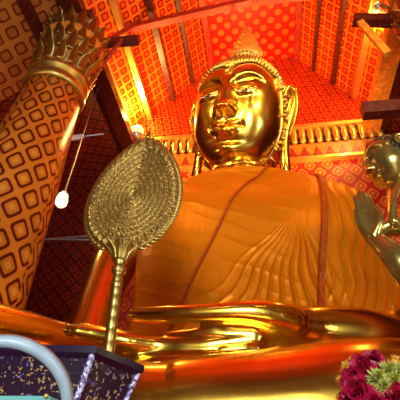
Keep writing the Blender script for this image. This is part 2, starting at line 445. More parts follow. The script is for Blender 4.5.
# left upper arm under the robe, forearm across to the lap
tube(bm, [(2.45, 10, 8.4, .8, .8), (2.75, 9.6, 6.8, .62, .66), (2.75, 8.8, 4.9, .55, .55), (2.55, 8.2, 4.2, .5, .5)], 28, 40, up=(0, 1, 0))
tube(bm, [(2.35, 8.0, 4.15, .48, .46), (1.75, 7.5, 4.05, .50, .50), (1.1, 7.1, 3.98, .46, .46), (.55, 6.85, 3.95, .40, .40)], 28, 40)
# left hand: palm, heel of the thumb, thumb and four fingers pointing to the viewer's left
def px(pts): return [(*at(x, y, Y), a, b) for x, y, Y, a, b in pts]
tube(bm, px([(308, 330, 6.9, .40, .38), (285, 328, 6.8, .46, .40), (262, 330, 6.75, .52, .36), (235, 338, 6.8, .56, .26), (205, 343, 6.85, .56, .20), (175, 345, 6.9, .52, .17)]), 28, 50)
tube(bm, px([(292, 322, 6.5, .26, .26), (270, 316, 6.35, .27, .25), (245, 313, 6.25, .23, .20), (222, 313, 6.2, .18, .165), (190, 314, 6.2, .155, .15), (160, 315, 6.25, .15, .15), (134, 315, 6.3, .12, .12)]), 24, 60)
for i in range(4):
    dy = .30*i
    tube(bm, px([(255, 340, 6.45+dy, .16, .17), (215, 345, 6.4+dy, .16, .16), (190, 347, 6.4+dy, .155, .155), (160, 346, 6.4+dy, .15, .15), (125, 341-i, 6.2+dy, .145, .14), (95, 335-i, 6.1+dy, .13, .125), (75+6*abs(i-1)-6, 331-i, 6.0+dy, .105, .105)]), 20, 60)
# crossed legs: upper shin, lower foot section, thighs and knees
tube(bm, [(-1.05, 5.75, 2.35, .8, .80), (.0, 5.85, 2.38, .88, .90), (1.3, 6.0, 2.48, .95, .98), (2.4, 6.4, 2.5, 1.0, 1.0), (3.2, 7.3, 2.45, 1.0, 1.05), (3.3, 8.3, 2.4, 1.0, 1.05)], 36, 60)
tube(bm, [(-.75, 5.78, 2.30, .78, .80), (-1.6, 5.72, 2.28, .80, .80), (-2.6, 5.8, 2.25, .82, .82), (-3.5, 6.5, 2.25, .85, .9), (-3.75, 7.6, 2.3, .8, 1.0)], 36, 60)
tube(bm, [(-3.7, 7.6, 2.2, .9, 1.0), (-3.2, 8.8, 2.4, 1.1, 1.1), (-2, 9.6, 2.6, 1.5, 1.3)], 32, 40)
tube(bm, [(3.3, 8.2, 2.2, 1.0, 1.0), (2.8, 9.2, 2.4, 1.2, 1.1), (1.4, 9.8, 2.6, 1.5, 1.3)], 32, 40)
tube(bm, [(-2.6, 7.2, 2.6, 1.2, 1.15), (XC, 7.1, 2.6, 1.2, 1.1), (2.3, 7.6, 2.5, 1.2, 1.1)], 28, 40)
body = obj('body', fuse(bm, .042, 3), MAT['gold'], bud)

# ---- head
HC = Vector((-.30, 9.75, 12.95)); HS = 1.46
TILT, TURN = math.radians(24), math.radians(-14)
HM = Matrix.Translation(HC) @ Matrix.Rotation(math.radians(6), 4, 'Y') @ Matrix.Rotation(TILT, 4, 'X') @ Matrix.Rotation(TURN, 4, 'Z') @ Matrix.Scale(HS, 4) @ Matrix.Diagonal((1.14, 1, 1.21, 1))
HMn = np.array(HM)
def hx(P): return P @ HMn[:3, :3].T + HMn[:3, 3]
NE = 2.6
def relief(x, z):
    ax = np.abs(x); h = np.zeros_like(x)
    zb = .40+.20*np.sin(PI*np.clip((ax-.05)/.78, 0, 1))                       # brow arch
    w_ = SS(.86, .66, ax)*SS(.04, .12, ax)
    h += .075*w_*np.where(z > zb, G(z-zb, .20), G(z-zb, .045))
    h -= .13*G(ax-.36, .20)*G(z-.36, .12)                                     # socket
    h += .125*G(ax-.40, .19)*np.where(z > .22, G(z-.22, .12), G(z-.22, .07))  # lowered lid
    lid = .165+.05*((ax-.40)/.2)**2
    h -= .06*G(z-lid, .014)*SS(.64, .58, ax)*SS(.16, .22, ax)
    h += .035*G(z-(lid-.05), .03)*SS(.66, .5, ax)*SS(.16, .3, ax)
    # nose
    t = np.clip((.50-z)/.76, 0, 1)
    nw = .060+.055*t; nh = .09+.22*t**1.15
    cut = SS(-.36, -.20, z)*SS(.72, .45, z)
    h += nh*np.exp(-np.abs(x/(nw*1.55))**2.6)*cut
    h += .06*G(x, .11)*G(z+.19, .07)
    h += .15*np.exp(-np.abs((ax-.175)/.085)**2.4)*G(z+.205, .07)
    h -= .05*G(ax-.265, .03)*G(z+.20, .07)
    h -= .10*G(ax-.085, .045)*G(z+.285, .022)
    h += .03*G(x, .22)*G(z+.36, .10)-.03*G(x, .03)*G(z+.32, .05)
    # mouth, corners lifted
    lift = .06*(ax/.32)**2
    wm = SS(.36, .17, ax)
    up = -.49+lift*.3-.04*G(x, .05)+.015*G(ax-.11, .06); cr = -.555+lift*.8; lo = -.64+lift*1.1
    h += .11*wm*G(z-(up+cr)/2-.005, .042); h += .12*wm*G(z-(lo+.01), .05)*SS(.40, .15, ax)
    h -= .10*wm*G(z-cr, .018)
    h += .028*wm*G(z-(up+.035), .012)
    h -= .055*G(ax-.34, .03)*G(z-(-.51), .04)
    h -= .07*G(x, .26)*G(z+.80, .055)
    h += .17*G(x, .27)*G(z+.98, .16)
    h += .05*G(ax-.56, .18)*G(z+.12, .22)
    
    return h
def skull(th, ph, feat=True, grow=0.0):
    dx, dy, dz = np.sin(th)*np.cos(ph), -np.cos(th)*np.cos(ph), np.sin(ph)
    n = NE
    az = np.where(dz > 0, 1.18, 1.30)
    r = (np.abs(dx/1.0)**n+np.abs(dy/1.05)**n+np.abs(dz/az)**n)**(-1/n)
    x, y, z = dx*r, dy*r, dz*r
    x = x*(1-.17*SS(-.35, -1.25, z)); x = x*(1-.04*SS(.4, 1.1, z))
    y = np.where(y < 0, y*(1-.03*SS(-.5, -1.2, z)), y)
    if feat:
        f_ = SS(-.15, -.45, y/1.05)
        y = y-relief(x, z)*f_
    k_ = 1+grow
    return np.stack([x*k_, y*k_, z*k_], -1)
NU, NV = 420, 340
# finer sampling towards the face
uu = np.linspace(-1, 1, NU); th = PI*(.55*uu+.45*uu**3)
vv = np.linspace(-1, 1, NV); ph = PI/2*.999*vv
TH, PH = np.meshgrid(th, ph)
obj('head', grid_mesh('head', hx(skull(TH, PH))), MAT['gold'], bud)

# eyes: shell sliver and dark iris under the lowered lids
def face_patch(name, cx, cz, hw, fn_lo, fn_hi, off, mat, parent, label=None):
    nx, nz = 30, 8
    out = np.zeros((nz, nx, 3))
    for i in range(nx):
        s = -1+2*i/(nx-1); x = cx+s*hw
        lo, hi = cz+fn_lo(s), cz+fn_hi(s)
        for j in range(nz):
            z = lo+(hi-lo)*j/(nz-1)
            # front depth of the base skull at (x,z)
            n = NE; az = 1.18 if z > 0 else 1.30
            q = max(0, 1-abs(x)**n-abs(z/az)**n); y = -1.05*q**(1/n)-float(relief(np.array(x), np.array(z)))
            out[j, i] = (x, y-off, z)
    me = grid_mesh(name, hx(out)); bm = bmesh.new(); bm.from_mesh(me)
    bmesh.ops.solidify(bm, geom=bm.faces[:], thickness=.02)
    o = obj(name, bm, mat, parent)
    if label: o['label'] = label
    return o
for s_ in (-1, 1):
    e = face_patch('eye', s_*.41, .150, .20, lambda s: -.035*(1-s*s)+.035*s*s, lambda s: .022*(1-s*s)+.04*s*s, .022, MAT['white_eye'], bud)
    face_patch('pupil', s_*.40, .150, .065, lambda s: -.036*(1-s*s*.3), lambda s: .026*(1-s*s*.2), .034, MAT['black_eye'], e)
# forehead mark
bm = bmesh.new()
yy = -1.05*(1-(.66/1.18)**NE)**(1/NE)-.02
for r_, t_ in ((.075, .018), (.035, .02)):
    pts = [(r_*math.cos(a), yy-.01, .66+r_*math.sin(a), t_, t_) for a in np.linspace(0, 2*PI, 24)]
    tube(bm, pts, 8, 24, False, smooth_path=False)
bm.transform(HM); obj('forehead_mark', bm, MAT['gold_hair'], bud)

# hair: gilt cap, rows of pointed curls, topknot
def hairline(th):      # lowest z of hair for azimuth th (0 = front)
    a = np.abs(th)
    return np.where(a < 1.15, .90-.10*G(a, .10)-.22*SS(.55, 1.15, a), .68-1.75*SS(1.15, 1.42, a))
bm = bmesh.new()
cap = []
tt = np.linspace(-PI, PI, 200)
for j in range(26):
    s = j/25
    hl = hairline(tt)
    # choose phi so that surface z ~ hairline
    phl = np.arctan2(hl/1.25, np.where(np.abs(hl) < 1.2, np.sqrt(np.maximum(.03, 1-(hl/1.25)**2)), .1))
    phs = phl+(PI/2*.999-phl)*s
    cap.append(skull(tt, phs, False, .035 if s > 0 else .0))
cap = np.array(cap)
capm = grid_mesh('hair', hx(cap))
bmh = bmesh.new(); bmh.from_mesh(capm)
def spike(bm, c, n, r, h_):
    n = n.normalized(); a = n.orthogonal().normalized(); b = n.cross(a)
    prof = ((1, -.1), (1.0, .25), (.62, .62), (.22, .85)); R_ = []
    for rr, hh in prof: R_.append([bm.verts.new(c+n*(h_*hh)+a*(r*rr*math.cos(2*PI*i/8))+b*(r*rr*math.sin(2*PI*i/8))) for i in range(8)])
    tip = bm.verts.new(c+n*h_)
    for k_ in range(3):
        for i in range(8): bm.faces.new([R_[k_][i], R_[k_][(i+1) % 8], R_[k_+1][(i+1) % 8], R_[k_+1][i]])
    for i in range(8): bm.faces.new([R_[3][i], R_[3][(i+1) % 8], tip])
row = 0
for j in range(16):
    s = j/15.5
    # rows following the hairline and closing towards the crown
    circ = math.cos(s*PI/2*.93)
    cnt = max(6, int(88*circ))
    for i in range(cnt):
        a = -PI+2*PI*(i+.5*(j % 2))/cnt
        hl = float(hairline(np.array(a))); phl = math.atan2(hl/1.25, math.sqrt(max(.03, 1-min(1, (hl/1.25)**2))))
        if abs(a) > 1.5 and j % 2 == 0 and False: continue
        f_ = phl+.02+(PI/2-phl)*s
        p0 = skull(np.array(a), np.array(f_), False, .03); p1 = skull(np.array(a), np.array(f_), False, .3)
        spike(bmh, Vector(p0), Vector(p1-p0), .040, .088)
# topknot dome with curls
tk = Vector((0, .15, 1.15))
bmesh.ops.create_uvsphere(bmh, u_segments=32, v_segments=16, radius=1, matrix=Matrix.Translation(tk) @ Matrix.Diagonal((.46, .46, .46, 1)))
for j in range(7):
    ph_ = j/7*PI/2; cnt = max(5, int(34*math.cos(ph_)))
    for i in range(cnt):
        a = 2*PI*(i+.5*(j % 2))/cnt; d = Vector((math.cos(a)*math.cos(ph_), math.sin(a)*math.cos(ph_), math.sin(ph_)))
        spike(bmh, tk+d*.45, d, .042, .10)
bmh.transform(HM); 
# the cap grid was already placed; undo double placement for it
for v in list(bmh.verts)[:cap.shape[0]*cap.shape[1]]: v.co = HM.inverted() @ v.co
hair = obj('hair', bmh, MAT['gold_hair'], bud); hair['label'] = 'rows of small pointed gilt curls'
# flame finial
bm = bmesh.new()
HI = HM.inverted()
fb = HM @ Vector((.04, .12, 1.55)); ft = Vector(at(246, 22, 9.75))
ax_ = ft-fb; n = 40; L = ax_.length
for lobe in range(4):
    a = lobe*PI/2+PI/4
prof = []
for i in range(n+1):
    s = i/n; r = .56*(1-s)**1.35*(1+.16*math.sin(s*18))+.02
    prof.append((*(fb+ax_*s+Vector((.10*math.sin(s*4.5), 0, 0))), r, r*.55))
tube(bm, prof, 16, n+1, False, up=(0, 1, 0), smooth_path=False)
for i in range(7):          # side tongues
    s = i/8; c = fb+ax_*s
    for sg in (-1, 1):
        r = .52*(1-s)**1.2
        tube(bm, [(*(c+Vector((sg*r*.7, 0, 0))), .08*(1-s)+.02, .06), (*(c+Vector((sg*r*1.15, 0, .18))), .07*(1-s)+.015, .05), (*(c+Vector((sg*r*1.1, 0, .45*(1-s)+.12))), .015, .015)], 8, 10)
obj('flame_finial', bm, MAT['flame'], bud)
# ears
for s_ in (-1, 1):
    bm = bmesh.new()
    tube(bm, [(s_*.96, .02, .50, .05, .06), (s_*1.06, .04, .50, .12, .10), (s_*1.12, .06, .30, .15, .12), (s_*1.10, .06, .0, .13, .12), (s_*1.03, .04, -.40, .10, .11), (s_*1.0, .02, -.80, .10, .10), (s_*1.03, .0, -1.15, .11, .10), (s_*1.08, .0, -1.36, .05, .06)], 20, 50, up=(0, 1, 0))
    tube(bm, [(s_*1.0, -.06, .15, .03, .035), (s_*1.0, -.05, .42, .035, .04), (s_*1.09, -.02, .58, .04, .05), (s_*1.22, .0, .48, .04, .05), (s_*1.26, .02, .15, .04, .05), (s_*1.20, .02, -.2, .03, .04), (s_*1.11, -.0, -.45, .02, .02)], 12, 40, up=(0, 1, 0))
    tube(bm, [(s_*1.06, -.07, .05, .03, .03), (s_*1.14, -.05, .32, .03, .03), (s_*1.17, -.05, .12, .03, .03), (s_*1.07, -.08, -.15, .03, .03)], 10, 24, up=(0, 1, 0))
    bmesh.ops.recalc_face_normals(bm, faces=bm.faces)
    bm.transform(HM); obj('ear', bm, MAT['gold'], bud)

# ---- robe
rows_ = [(3.6, -3.4, 4.15, 7.75, 11.7), (4.6, -3.35, 3.95, 7.95, 11.6), (5.6, -3.3, 3.65, 8.05, 11.5), (6.8, -3.35, 3.32, 8.05, 11.5), (7.8, -3.5, 3.34, 8.12, 11.5), (8.35, -3.85, 3.25, 8.3, 11.3), (8.75, -3.72, 2.95, 8.5, 11.1), (9.05, -3.25, 2.45, 8.62, 10.95), (9.32, -2.6, 1.75, 8.66, 10.85), (9.5, -1.95, 1.15, 8.64, 10.8), (9.6, -1.62, .85, 8.7, 10.75)]
S = spline(rows_, 420)
NU = 720
e_ = 2/3.2; NU = 900
q = np.linspace(-PI, PI, 20001); cq, sq = np.sin(q), -np.cos(q)        # q=0 is the front (-Y)
lx, ly = 3.4*np.sign(cq)*np.abs(cq)**e_, 1.7*np.sign(sq)*np.abs(sq)**e_
al_ = np.concatenate([[0], np.cumsum(np.hypot(np.diff(lx), np.diff(ly))*np.where(ly[1:] < .9, 2.2, 1))])
q = np.interp(np.linspace(0, al_[-1], NU, endpoint=False), al_, q); cq, sq = np.sin(q), -np.cos(q)
sx = np.sign(cq)*np.abs(cq)**e_; sy = np.sign(sq)*np.abs(sq)**e_
Zr = np.repeat(S[:, 0:1], NU, 1); xl, xr, yf, yb = (S[:, i:i+1] for i in (1, 2, 3, 4))
XG = (xl+xr)/2+(xr-xl)/2*sx; YG = (yf+yb)/2+(yb-yf)/2*sy
# belly of the chest
front = SS(.1, -.6, sy)[None, :]
def pleats(ang, freq, ph0=0): 
    t = ang*freq+ph0; return (1-np.abs(np.sin(t)))**2.0
nz = lambda a, b: np.sin(a*1.7+b*2.3)*.5+np.sin(a*3.1-b*1.3+1)*.3+np.sin(a*.7+b*4.1+2)*.25
px0, pz0 = 1.0, 7.35
dx_, dz_ = XG-px0, pz0-Zr
r_ = np.hypot(dx_, dz_); al = np.arctan2(dx_, dz_)+.06*nz(XG, Zr)
amp = .12*SS(.1, 1.0, r_)*SS(-.95, -.60, al)*SS(.42, .2, al)
D = amp*pleats(al, 27)*(.65+.35*nz(al*3, r_*.3))
# folds right of the cord sweeping down and in towards the elbow
qx, qz = 4.6, 10.4
al2 = np.arctan2(qx-XG, qz-Zr); r2 = np.hypot(qx-XG, qz-Zr)
cord_x = np.interp(Zr, [3.6, 4.9, 7, 9.5, 10], [1.25, 1.2, 1.62, 1.9, 1.8])
wR = SS(0.05, .35, XG-cord_x)*SS(9.6, 8.3, Zr)
cr_ = XG*1.0-Zr*(.35+.1*(8-Zr)*.4)+.12*nz(XG, Zr*1.2)
D += wR*.12*pleats(cr_, 13)*(.6+.4*nz(cr_*2, Zr*.6))
# light cross-wrinkles over the chest towards the left shoulder
wL = SS(.3, -.2, XG-px0)*SS(4.3, 5.2, Zr)*SS(9.9, 9.2, Zr)
cl = (Zr*1.0+XG*.42)+.10*nz(XG*1.5, Zr*2)
D += wL*.028*pleats(cl, 6.5)*(.5+.5*nz(XG*2, Zr))
D += .05*nz(XG*.8, Zr*.8)
# gathered hem at the bottom over the forearm
nxg, nyg = sx, sy; nn_ = np.hypot(nxg, nyg)
XG = XG+D*(nxg/nn_)*.9; YG = YG+D*(nyg/nn_)*np.maximum(front, .5)
RP = np.stack([XG, YG, Zr], -1)
robe_me = grid_mesh('robe', RP, True)
robe = obj('robe', robe_me, MAT['robe'], bud); robe['label'] = 'orange yellow satin robe with fine gathered folds'
mod = robe.modifiers.new('thickness', 'SOLIDIFY'); mod.thickness = .03; mod.offset = -1
def robe_front(x, z, off=.0):
    i = int(np.clip(np.searchsorted(S[:, 0], z), 0, len(S)-1)); half = NU//4
    cand = np.arange(NU//4, 3*NU//4)
    j = cand[np.argmin(np.abs(XG[i, cand]-x))]
    n_ = Vector((nxg[j]*.3, nyg[j], 0)).normalized()
    p = Vector((x, YG[i, j], z)); return p+n_*off
def strip(name, pts, wid, mat, th=.05, label=None):
    C = spline(pts, 90); bm = bmesh.new(); rws = []
    for i, (x, z) in enumerate(C):
        a, b = C[max(0, i-1)], C[min(len(C)-1, i+1)]; d = np.array([b[0]-a[0], b[1]-a[1]]); d /= np.linalg.norm(d)+1e-9
        nrm = np.array([-d[1], d[0]])
        rws.append([bm.verts.new(robe_front(x+nrm[0]*wid*e, z+nrm[1]*wid*e, th*(1.25 if abs(e) < .9 else .3))) for e in (-1, -.75, -.4, 0, .4, .75, 1)])
    for i in range(len(rws)-1):
        for e in range(6): bm.faces.new([rws[i][e], rws[i][e+1], rws[i+1][e+1], rws[i+1][e]])
    bmesh.ops.solidify(bm, geom=bm.faces[:], thickness=.03)
    bmesh.ops.smooth_vert(bm, verts=bm.verts, factor=.5)
    o = obj(name, bm, mat, bud)
    if label: o['label'] = label
strip('robe_border', [(.5, 9.55), (.15, 9.1), (-.3, 8.5), (-1.0, 6.8), (-1.55, 5.5), (-1.95, 4.4)], .03, MAT['cord'], .07, 'darker orange seam crossing the chest')
strip('shoulder_sash', [(1.75, 9.3), (1.88, 9.1), (1.85, 8.4), (1.65, 7), (1.4, 5.8), (1.2, 4.6), (1.15, 4.0)], .085, MAT['cord'], .10, 'narrow red orange sash hanging down the front')
# pedestal under the legs
bm = bmesh.new()
lathe(bm, [(4.3, .0), (4.3, .3), (4.0, .45), (4.2, .7), (3.9, .9), (4.15, 1.12)], XC, 8.8, 72, 0)
tag(obj('pedestal', bm, MAT['trim_gold']), 'gilded lotus pedestal under the seated statue', 'pedestal')

# ================================================================== DISCIPLE STATUE (right edge)
dis = thing('attendant_statue', 'dark bronze and gold disciple statue with raised palms at the right edge', 'statue', (2.95, 4.3, .9))
DK = .73
MH = Matrix.Translation(Vector(at(393, 162, 6.0*DK))) @ Matrix.Rotation(math.radians(-84), 4, 'Z') @ Matrix.Rotation(math.radians(14), 4, 'X') @ Matrix.Scale(.45*DK, 4)
HMs = HMn; HMn = np.array(MH)
obj('head', grid_mesh('head', hx(skull(TH, PH))), MAT['bronze'], dis)
cap2 = grid_mesh('hair', hx(cap)); hc = obj('hair', cap2, MAT['hair_bronze'], dis)
sd = hc.modifiers.new('t', 'SOLIDIFY'); sd.thickness = .02
for s_ in (-1, 1):
    bm = bmesh.new()
    tube(bm, [(s_*.98, .05, .30, .03, .06), (s_*1.06, .06, .42, .05, .15), (s_*1.12, .08, .2, .05, .2), (s_*1.10, .08, -.10, .06, .19), (s_*1.05, .06, -.5, .06, .14), (s_*1.04, .04, -.8, .05, .1)], 20, 40, up=(0, 1, 0))
    tube(bm, [(s_*1.10, -.12, .10, .03, .035), (s_*1.10, -.14, .35, .035, .04), (s_*1.15, .05, .50, .035, .05), (s_*1.2, .24, .35, .035, .05), (s_*1.18, .26, .0, .035, .05), (s_*1.12, .1, -.45, .02, .02)], 12, 40)
    bmesh.ops.recalc_face_normals(bm, faces=bm.faces); bm.transform(MH); obj('ear', bm, MAT['bronze'], dis)
# eye of the disciple
for s_ in (-1, 1):
    face_patch('eye', s_*.41, .150, .20, lambda s: -.04*(1-s*s)+.035*s*s, lambda s: .02*(1-s*s)+.04*s*s, .03, MAT['black_eye'], dis)
HMn = HMs
bm = bmesh.new()
def dx(pts): return [(*at(x, y, Y*DK), a*DK, b*DK) for x, y, Y, a, b in pts]
hc_ = Vector(at(394, 164, 6.0*DK))
BX, BY = 2.95, 4.45
tube(bm, [(BX, BY, 1.42, .62, .5), (BX, BY, 2.2, .60, .48), (BX, BY, 3.3, .55, .42), (BX-.15, BY, 4.1, .60, .36), (BX-.35, BY, 4.6, .52, .30), (hc_.x+.30, BY, 4.95, .24, .22), (hc_.x+.12, BY-.02, hc_.z, .20, .22)], 32, 60, up=(0, 1, 0))
# raised forearm with palms: wrist under the palm, elbow off to the right
tube(bm, dx([(373, 238, 5.7, .14, .13), (384, 247, 5.6, .17, .17), (398, 262, 5.5, .20, .21), (418, 285, 5.55, .24, .25)]), 24, 40)
tube(bm, dx([(377, 234, 5.85, .12, .10), (388, 228, 5.8, .16, .12), (402, 226, 5.85, .2, .16), (425, 215, 6.0, .25, .25), (440, 190, 6.2, .3, .3)]), 24, 40)
tube(bm, dx([(374, 240, 5.68, .13, .12), (370, 230, 5.68, .17, .10), (367.5, 221, 5.68, .20, .085), (366, 214, 5.68, .20, .075), (365, 210, 5.68, .19, .06)]), 28, 30, up=(0, 1, 0))
for i, (xx, yy) in enumerate(((354.5, 195), (359, 191.5), (364, 191.5), (369, 195))):
    tube(bm, dx([(359.6+i*4.2, 215-i*.3, 5.67, .058, .058), (357.5+i*4.4, 204.5, 5.67, .055, .055), (xx, yy+2, 5.70, .040, .042)]), 14, 20)
tube(bm, dx([(374, 236, 5.58, .08, .08), (379, 224, 5.52, .065, .065), (379, 213, 5.52, .055, .055), (377, 206, 5.56, .042, .042)]), 14, 24)
obj('body', fuse(bm, .012, 2), MAT['bronze'], dis)
bm = bmesh.new()
tube(bm, dx([(408, 168, 5.9, .14, .05), (397, 182, 5.8, .15, .06), (392, 200, 5.68, .14, .07), (393, 224, 5.68, .13, .08)]), 20, 40)
obj('robe', bm, MAT['bronze'], dis)
bm = bmesh.new(); lathe(bm, [(.95, 0), (.95, .25), (.8, .4), (.85, .9)], BX, BY, 40)
tag(obj('statue_base', bm, MAT['trim_gold']), 'round gilded base under the disciple statue', 'base')

# ================================================================== CEREMONIAL FAN
fan = thing('ceremonial_fan', 'leaf-shaped golden filigree ceremonial fan on a tall handle', 'fan', tuple(at(103, 395, 4.0)))
c0 = Vector(at(121, 252, 4.0)); c1 = Vector(at(148, 138, 4.05))
axu = (c1-c0).normalized(); axn = axu.cross(Vector((1, 0, 0))).normalized(); axn = axn if axn.y < 0 else -axn
axs = axu.cross(axn).normalized(); axs = axs if axs.x > 0 else -axs
Lf = (c1-c0).length
def fan_w(s):       # half width at s from bottom to tip, of length 1
    s = np.clip(s, 0, 1); return .70*s**.5*(1-s)**.74+.001
ns, nt = 260, 200
ss = np.linspace(0, 1, ns); tt_ = np.linspace(-1, 1, nt)
Sg, Tg = np.meshgrid(ss, tt_, indexing='ij')
W_ = fan_w(Sg)
# inward distance measure 0 at rim .. 1 at heart
cs = .40
ang = np.arctan2(Tg*W_*1.1, Sg-cs)
rho = np.sqrt(np.abs(Tg)**2.2*(1)+0*Tg)
def rim_dist(S_, T_):
    lo, hi = np.zeros_like(S_), np.ones_like(S_)*1.5
    # scale k such that point/k from heart lies on rim
    X_ = T_*fan_w(S_); Y_ = S_-cs
    for _ in range(16):
        mid = (lo+hi)/2; k_ = np.maximum(mid, 1e-4); inside = (np.abs(X_/k_) < fan_w(cs+Y_/k_)) & (cs+Y_/k_ > 0) & (cs+Y_/k_ < 1)
        hi = np.where(inside, mid, hi); lo = np.where(inside, lo, mid)
    return (lo+hi)/2
RH = rim_dist(Sg, Tg)
rel = .020*np.cos(RH*2*PI*10)*(RH < .86)
rel += .016*np.abs(np.sin(ang*26+RH*6))*(RH < .84)*(np.cos(RH*2*PI*10) < .3)
rel += .05*SS(.82, .86, RH)*SS(1.0, .93, RH)*(.35+.65*np.abs(np.sin(ang*22)))
rel += .03*np.exp(-((RH-.85)/.015)**2)
rel += .03*(1-RH)
rel *= 1.0
def fpt(S_, X_, d): return np.array(c0)+np.array(axu)*(S_[..., None]*Lf)+np.array(axs)*(X_[..., None]*Lf)+np.array(axn)*d[..., None]
Pf = fpt(Sg, Tg*W_, rel+.03)
Pb = fpt(Sg, Tg*W_, -rel*.5-.03)
bm = bmesh.new()
for P_, fl in ((Pf, 0), (Pb, 1)):
    m_ = grid_mesh('t', P_); 
    if fl: m_.flip_normals()
    bm.from_mesh(m_)
def edge_join(A, B):
    va = [bm.verts.new(p) for p in A]; vb = [bm.verts.new(p) for p in B]
    for i in range(len(va)-1): bm.faces.new([va[i], va[i+1], vb[i+1], vb[i]])
edge_join(Pf[:, 0], Pb[:, 0]); edge_join(Pf[:, -1], Pb[:, -1])
bmesh.ops.remove_doubles(bm, verts=bm.verts, dist=.0005)
bmesh.ops.recalc_face_normals(bm, faces=bm.faces)
bl = obj('blade', bm, MAT['filigree'], fan)
for sg in (-1, 1):          # frilled rim of small leaves
    bm = bmesh.new()
    for i in range(46):
        s = .03+.95*i/45; w0 = float(fan_w(np.array(s))); w1 = float(fan_w(np.array(s+.01)))
        p = c0+axu*(s*Lf)+axs*(sg*w0*Lf); tan = (axu*.01+axs*(sg*(w1-w0))).normalized(); out = tan.cross(axn).normalized(); out = out if out.dot(axs)*sg > 0 else -out
        q_ = p+out*.045+tan*.03
        tube(bm, [(*(p-tan*.02), .022, .022), (*(p+out*.02), .024, .022), (*q_, .008, .008)], 8, 6)
    obj('rim', bm, MAT['fan_gold'], fan)
hb = Vector(at(103, 395, 4.0)); hd = (c0-hb)
bm = bmesh.new()
prof = []
for i in range(80):
    s = i/79; z_ = s
    r = .056+.008*abs(math.sin(s*40))*(s > .25)
    if .80 < s < .86: r = .085
    if .70 < s < .72 or .88 < s < .9: r = .075
    if s > .9: r = .07+.08*(s-.9)/.1
    prof.append((*(hb+hd*s*1.02), r, r))
tube(bm, prof, 20, 80, False, smooth_path=False, up=(0, 1, 0)); obj('handle', bm, MAT['fan_gold'], fan)
bm = bmesh.new()
for i in range(9):
    a = 2*PI*i/9; rad = axs*math.cos(a)+axn*math.sin(a); p = hb+hd*.93
    tube(bm, [(*(p+rad*.07), .035, .03), (*(p+rad*.13+hd.normalized()*.1), .045, .02), (*(p+rad*.24+hd.normalized()*.2), .012, .01)], 8, 12)
obj('leaf_collar', bm, MAT['fan_gold'], fan)
bm = bmesh.new()
tube(bm, [(*c1, .05, .05), (*(c1+axu*.10), .035, .035), (*(c1+axu*.2), .006, .006)], 10, 10); obj('tip', bm, MAT['fan_gold'], fan)
# stand on the altar
st = hb-hd.normalized()*.25
bm = bmesh.new(); zt = 1.45
lathe(bm, [(.30, zt), (.30, zt+.08), (.12, zt+.16), (.09, hb.z-.0)], hb.x, hb.y, 24); obj('stand', bm, MAT['fan_gold'], fan)

# ================================================================== ALTAR TABLE (below the frame)
bm = bmesh.new()
box(bm, (-2.6, 1.3, 1.35), (1.7, 4.4, 1.45)); box(bm, (-2.4, 1.5, .0), (1.5, 4.3, 1.35))
tag(obj('altar_table', bm, MAT['red_wood'], None, False), 'low red altar table carrying the lacquer tray, fan and flowers', 'table')

# ================================================================== LACQUER TRAY BOX (mother-of-pearl)
def nacre():
    a = NT('mother_of_pearl_inlay')
    tc0 = a.n('ShaderNodeTexCoord').outputs['Object']
    nn = a.n('ShaderNodeTexNoise'); nn.inputs['Scale'].default_value = 22; a.l(tc0, nn.inputs['Vector'])
    vm = a.n('ShaderNodeVectorMath', operation='MULTIPLY_ADD'); a.l(nn.outputs['Color'], vm.inputs[0]); vm.inputs[1].default_value = (.09, .09, .09); a.l(tc0, vm.inputs[2])
    tc = vm.outputs[0]
    v = a.n('ShaderNodeTexVoronoi', feature='F1'); v.inputs['Scale'].default_value = 30; a.l(tc, v.inputs['Vector'])
    n_ = a.noise(14, 4, tc)
    msk = a.math('LESS_THAN', a.math('ADD', v.outputs['Distance'], a.math('MULTIPLY', n_, .9)), .75)
    colr = a.n('ShaderNodeSeparateColor'); a.l(v.outputs['Color'], colr.inputs[0])
    pal = a.ramp(colr.outputs[0], [(0, (.34, .16, .04)), (.35, (.45, .26, .09)), (.55, (.06, .05, .18)), (.75, (.16, .12, .32)), (1, (.5, .33, .16))])
    mx = a.n('ShaderNodeMixRGB'); a.l(msk, mx.inputs[0]); mx.inputs[1].default_value = (.022, .008, .020, 1); a.l(pal, mx.inputs[2])
    a.l(mx.outputs[0], a.b.inputs['Base Color']); a.set(Roughness=.22)
    a.b.inputs['Coat Weight'].default_value = .5
    return a.m
MAT['nacre'] = nacre()
MAT['lacquer'] = plain('black_purple_lacquer', (.02, .006, .022), .18)
def ridge_mat():
    a = NT('cut_shell_ridge'); v = a.n('ShaderNodeTexVoronoi'); v.inputs['Scale'].default_value = 60
    a.l(a.n('ShaderNodeTexCoord').outputs['Object'], v.inputs['Vector'])
    s_ = a.n('ShaderNodeSeparateColor'); a.l(v.outputs['Color'], s_.inputs[0])
    a.l(a.ramp(s_.outputs[0], [(0, (.03, .01, .05)), (.4, (.25, .16, .40)), (.7, (.5, .42, .62)), (1, (.85, .8, .9))]), a.b.inputs['Base Color'])
    a.set(Roughness=.2); a.bump(v.outputs['Distance'], .6, .01); return a.m
MAT['ridge'] = ridge_mat()
tray = thing('lacquer_tray', 'black faceted lacquer tray inlaid with mother-of-pearl, lower left', 'tray', (-1.6, 3.1, 1.45))
v2, v3 = Vector(at(97, 346, 2.55)), Vector(at(141, 372, 3.0))
zr = v2.z; v3.z = zr; d23 = (v3-v2); sl = .52
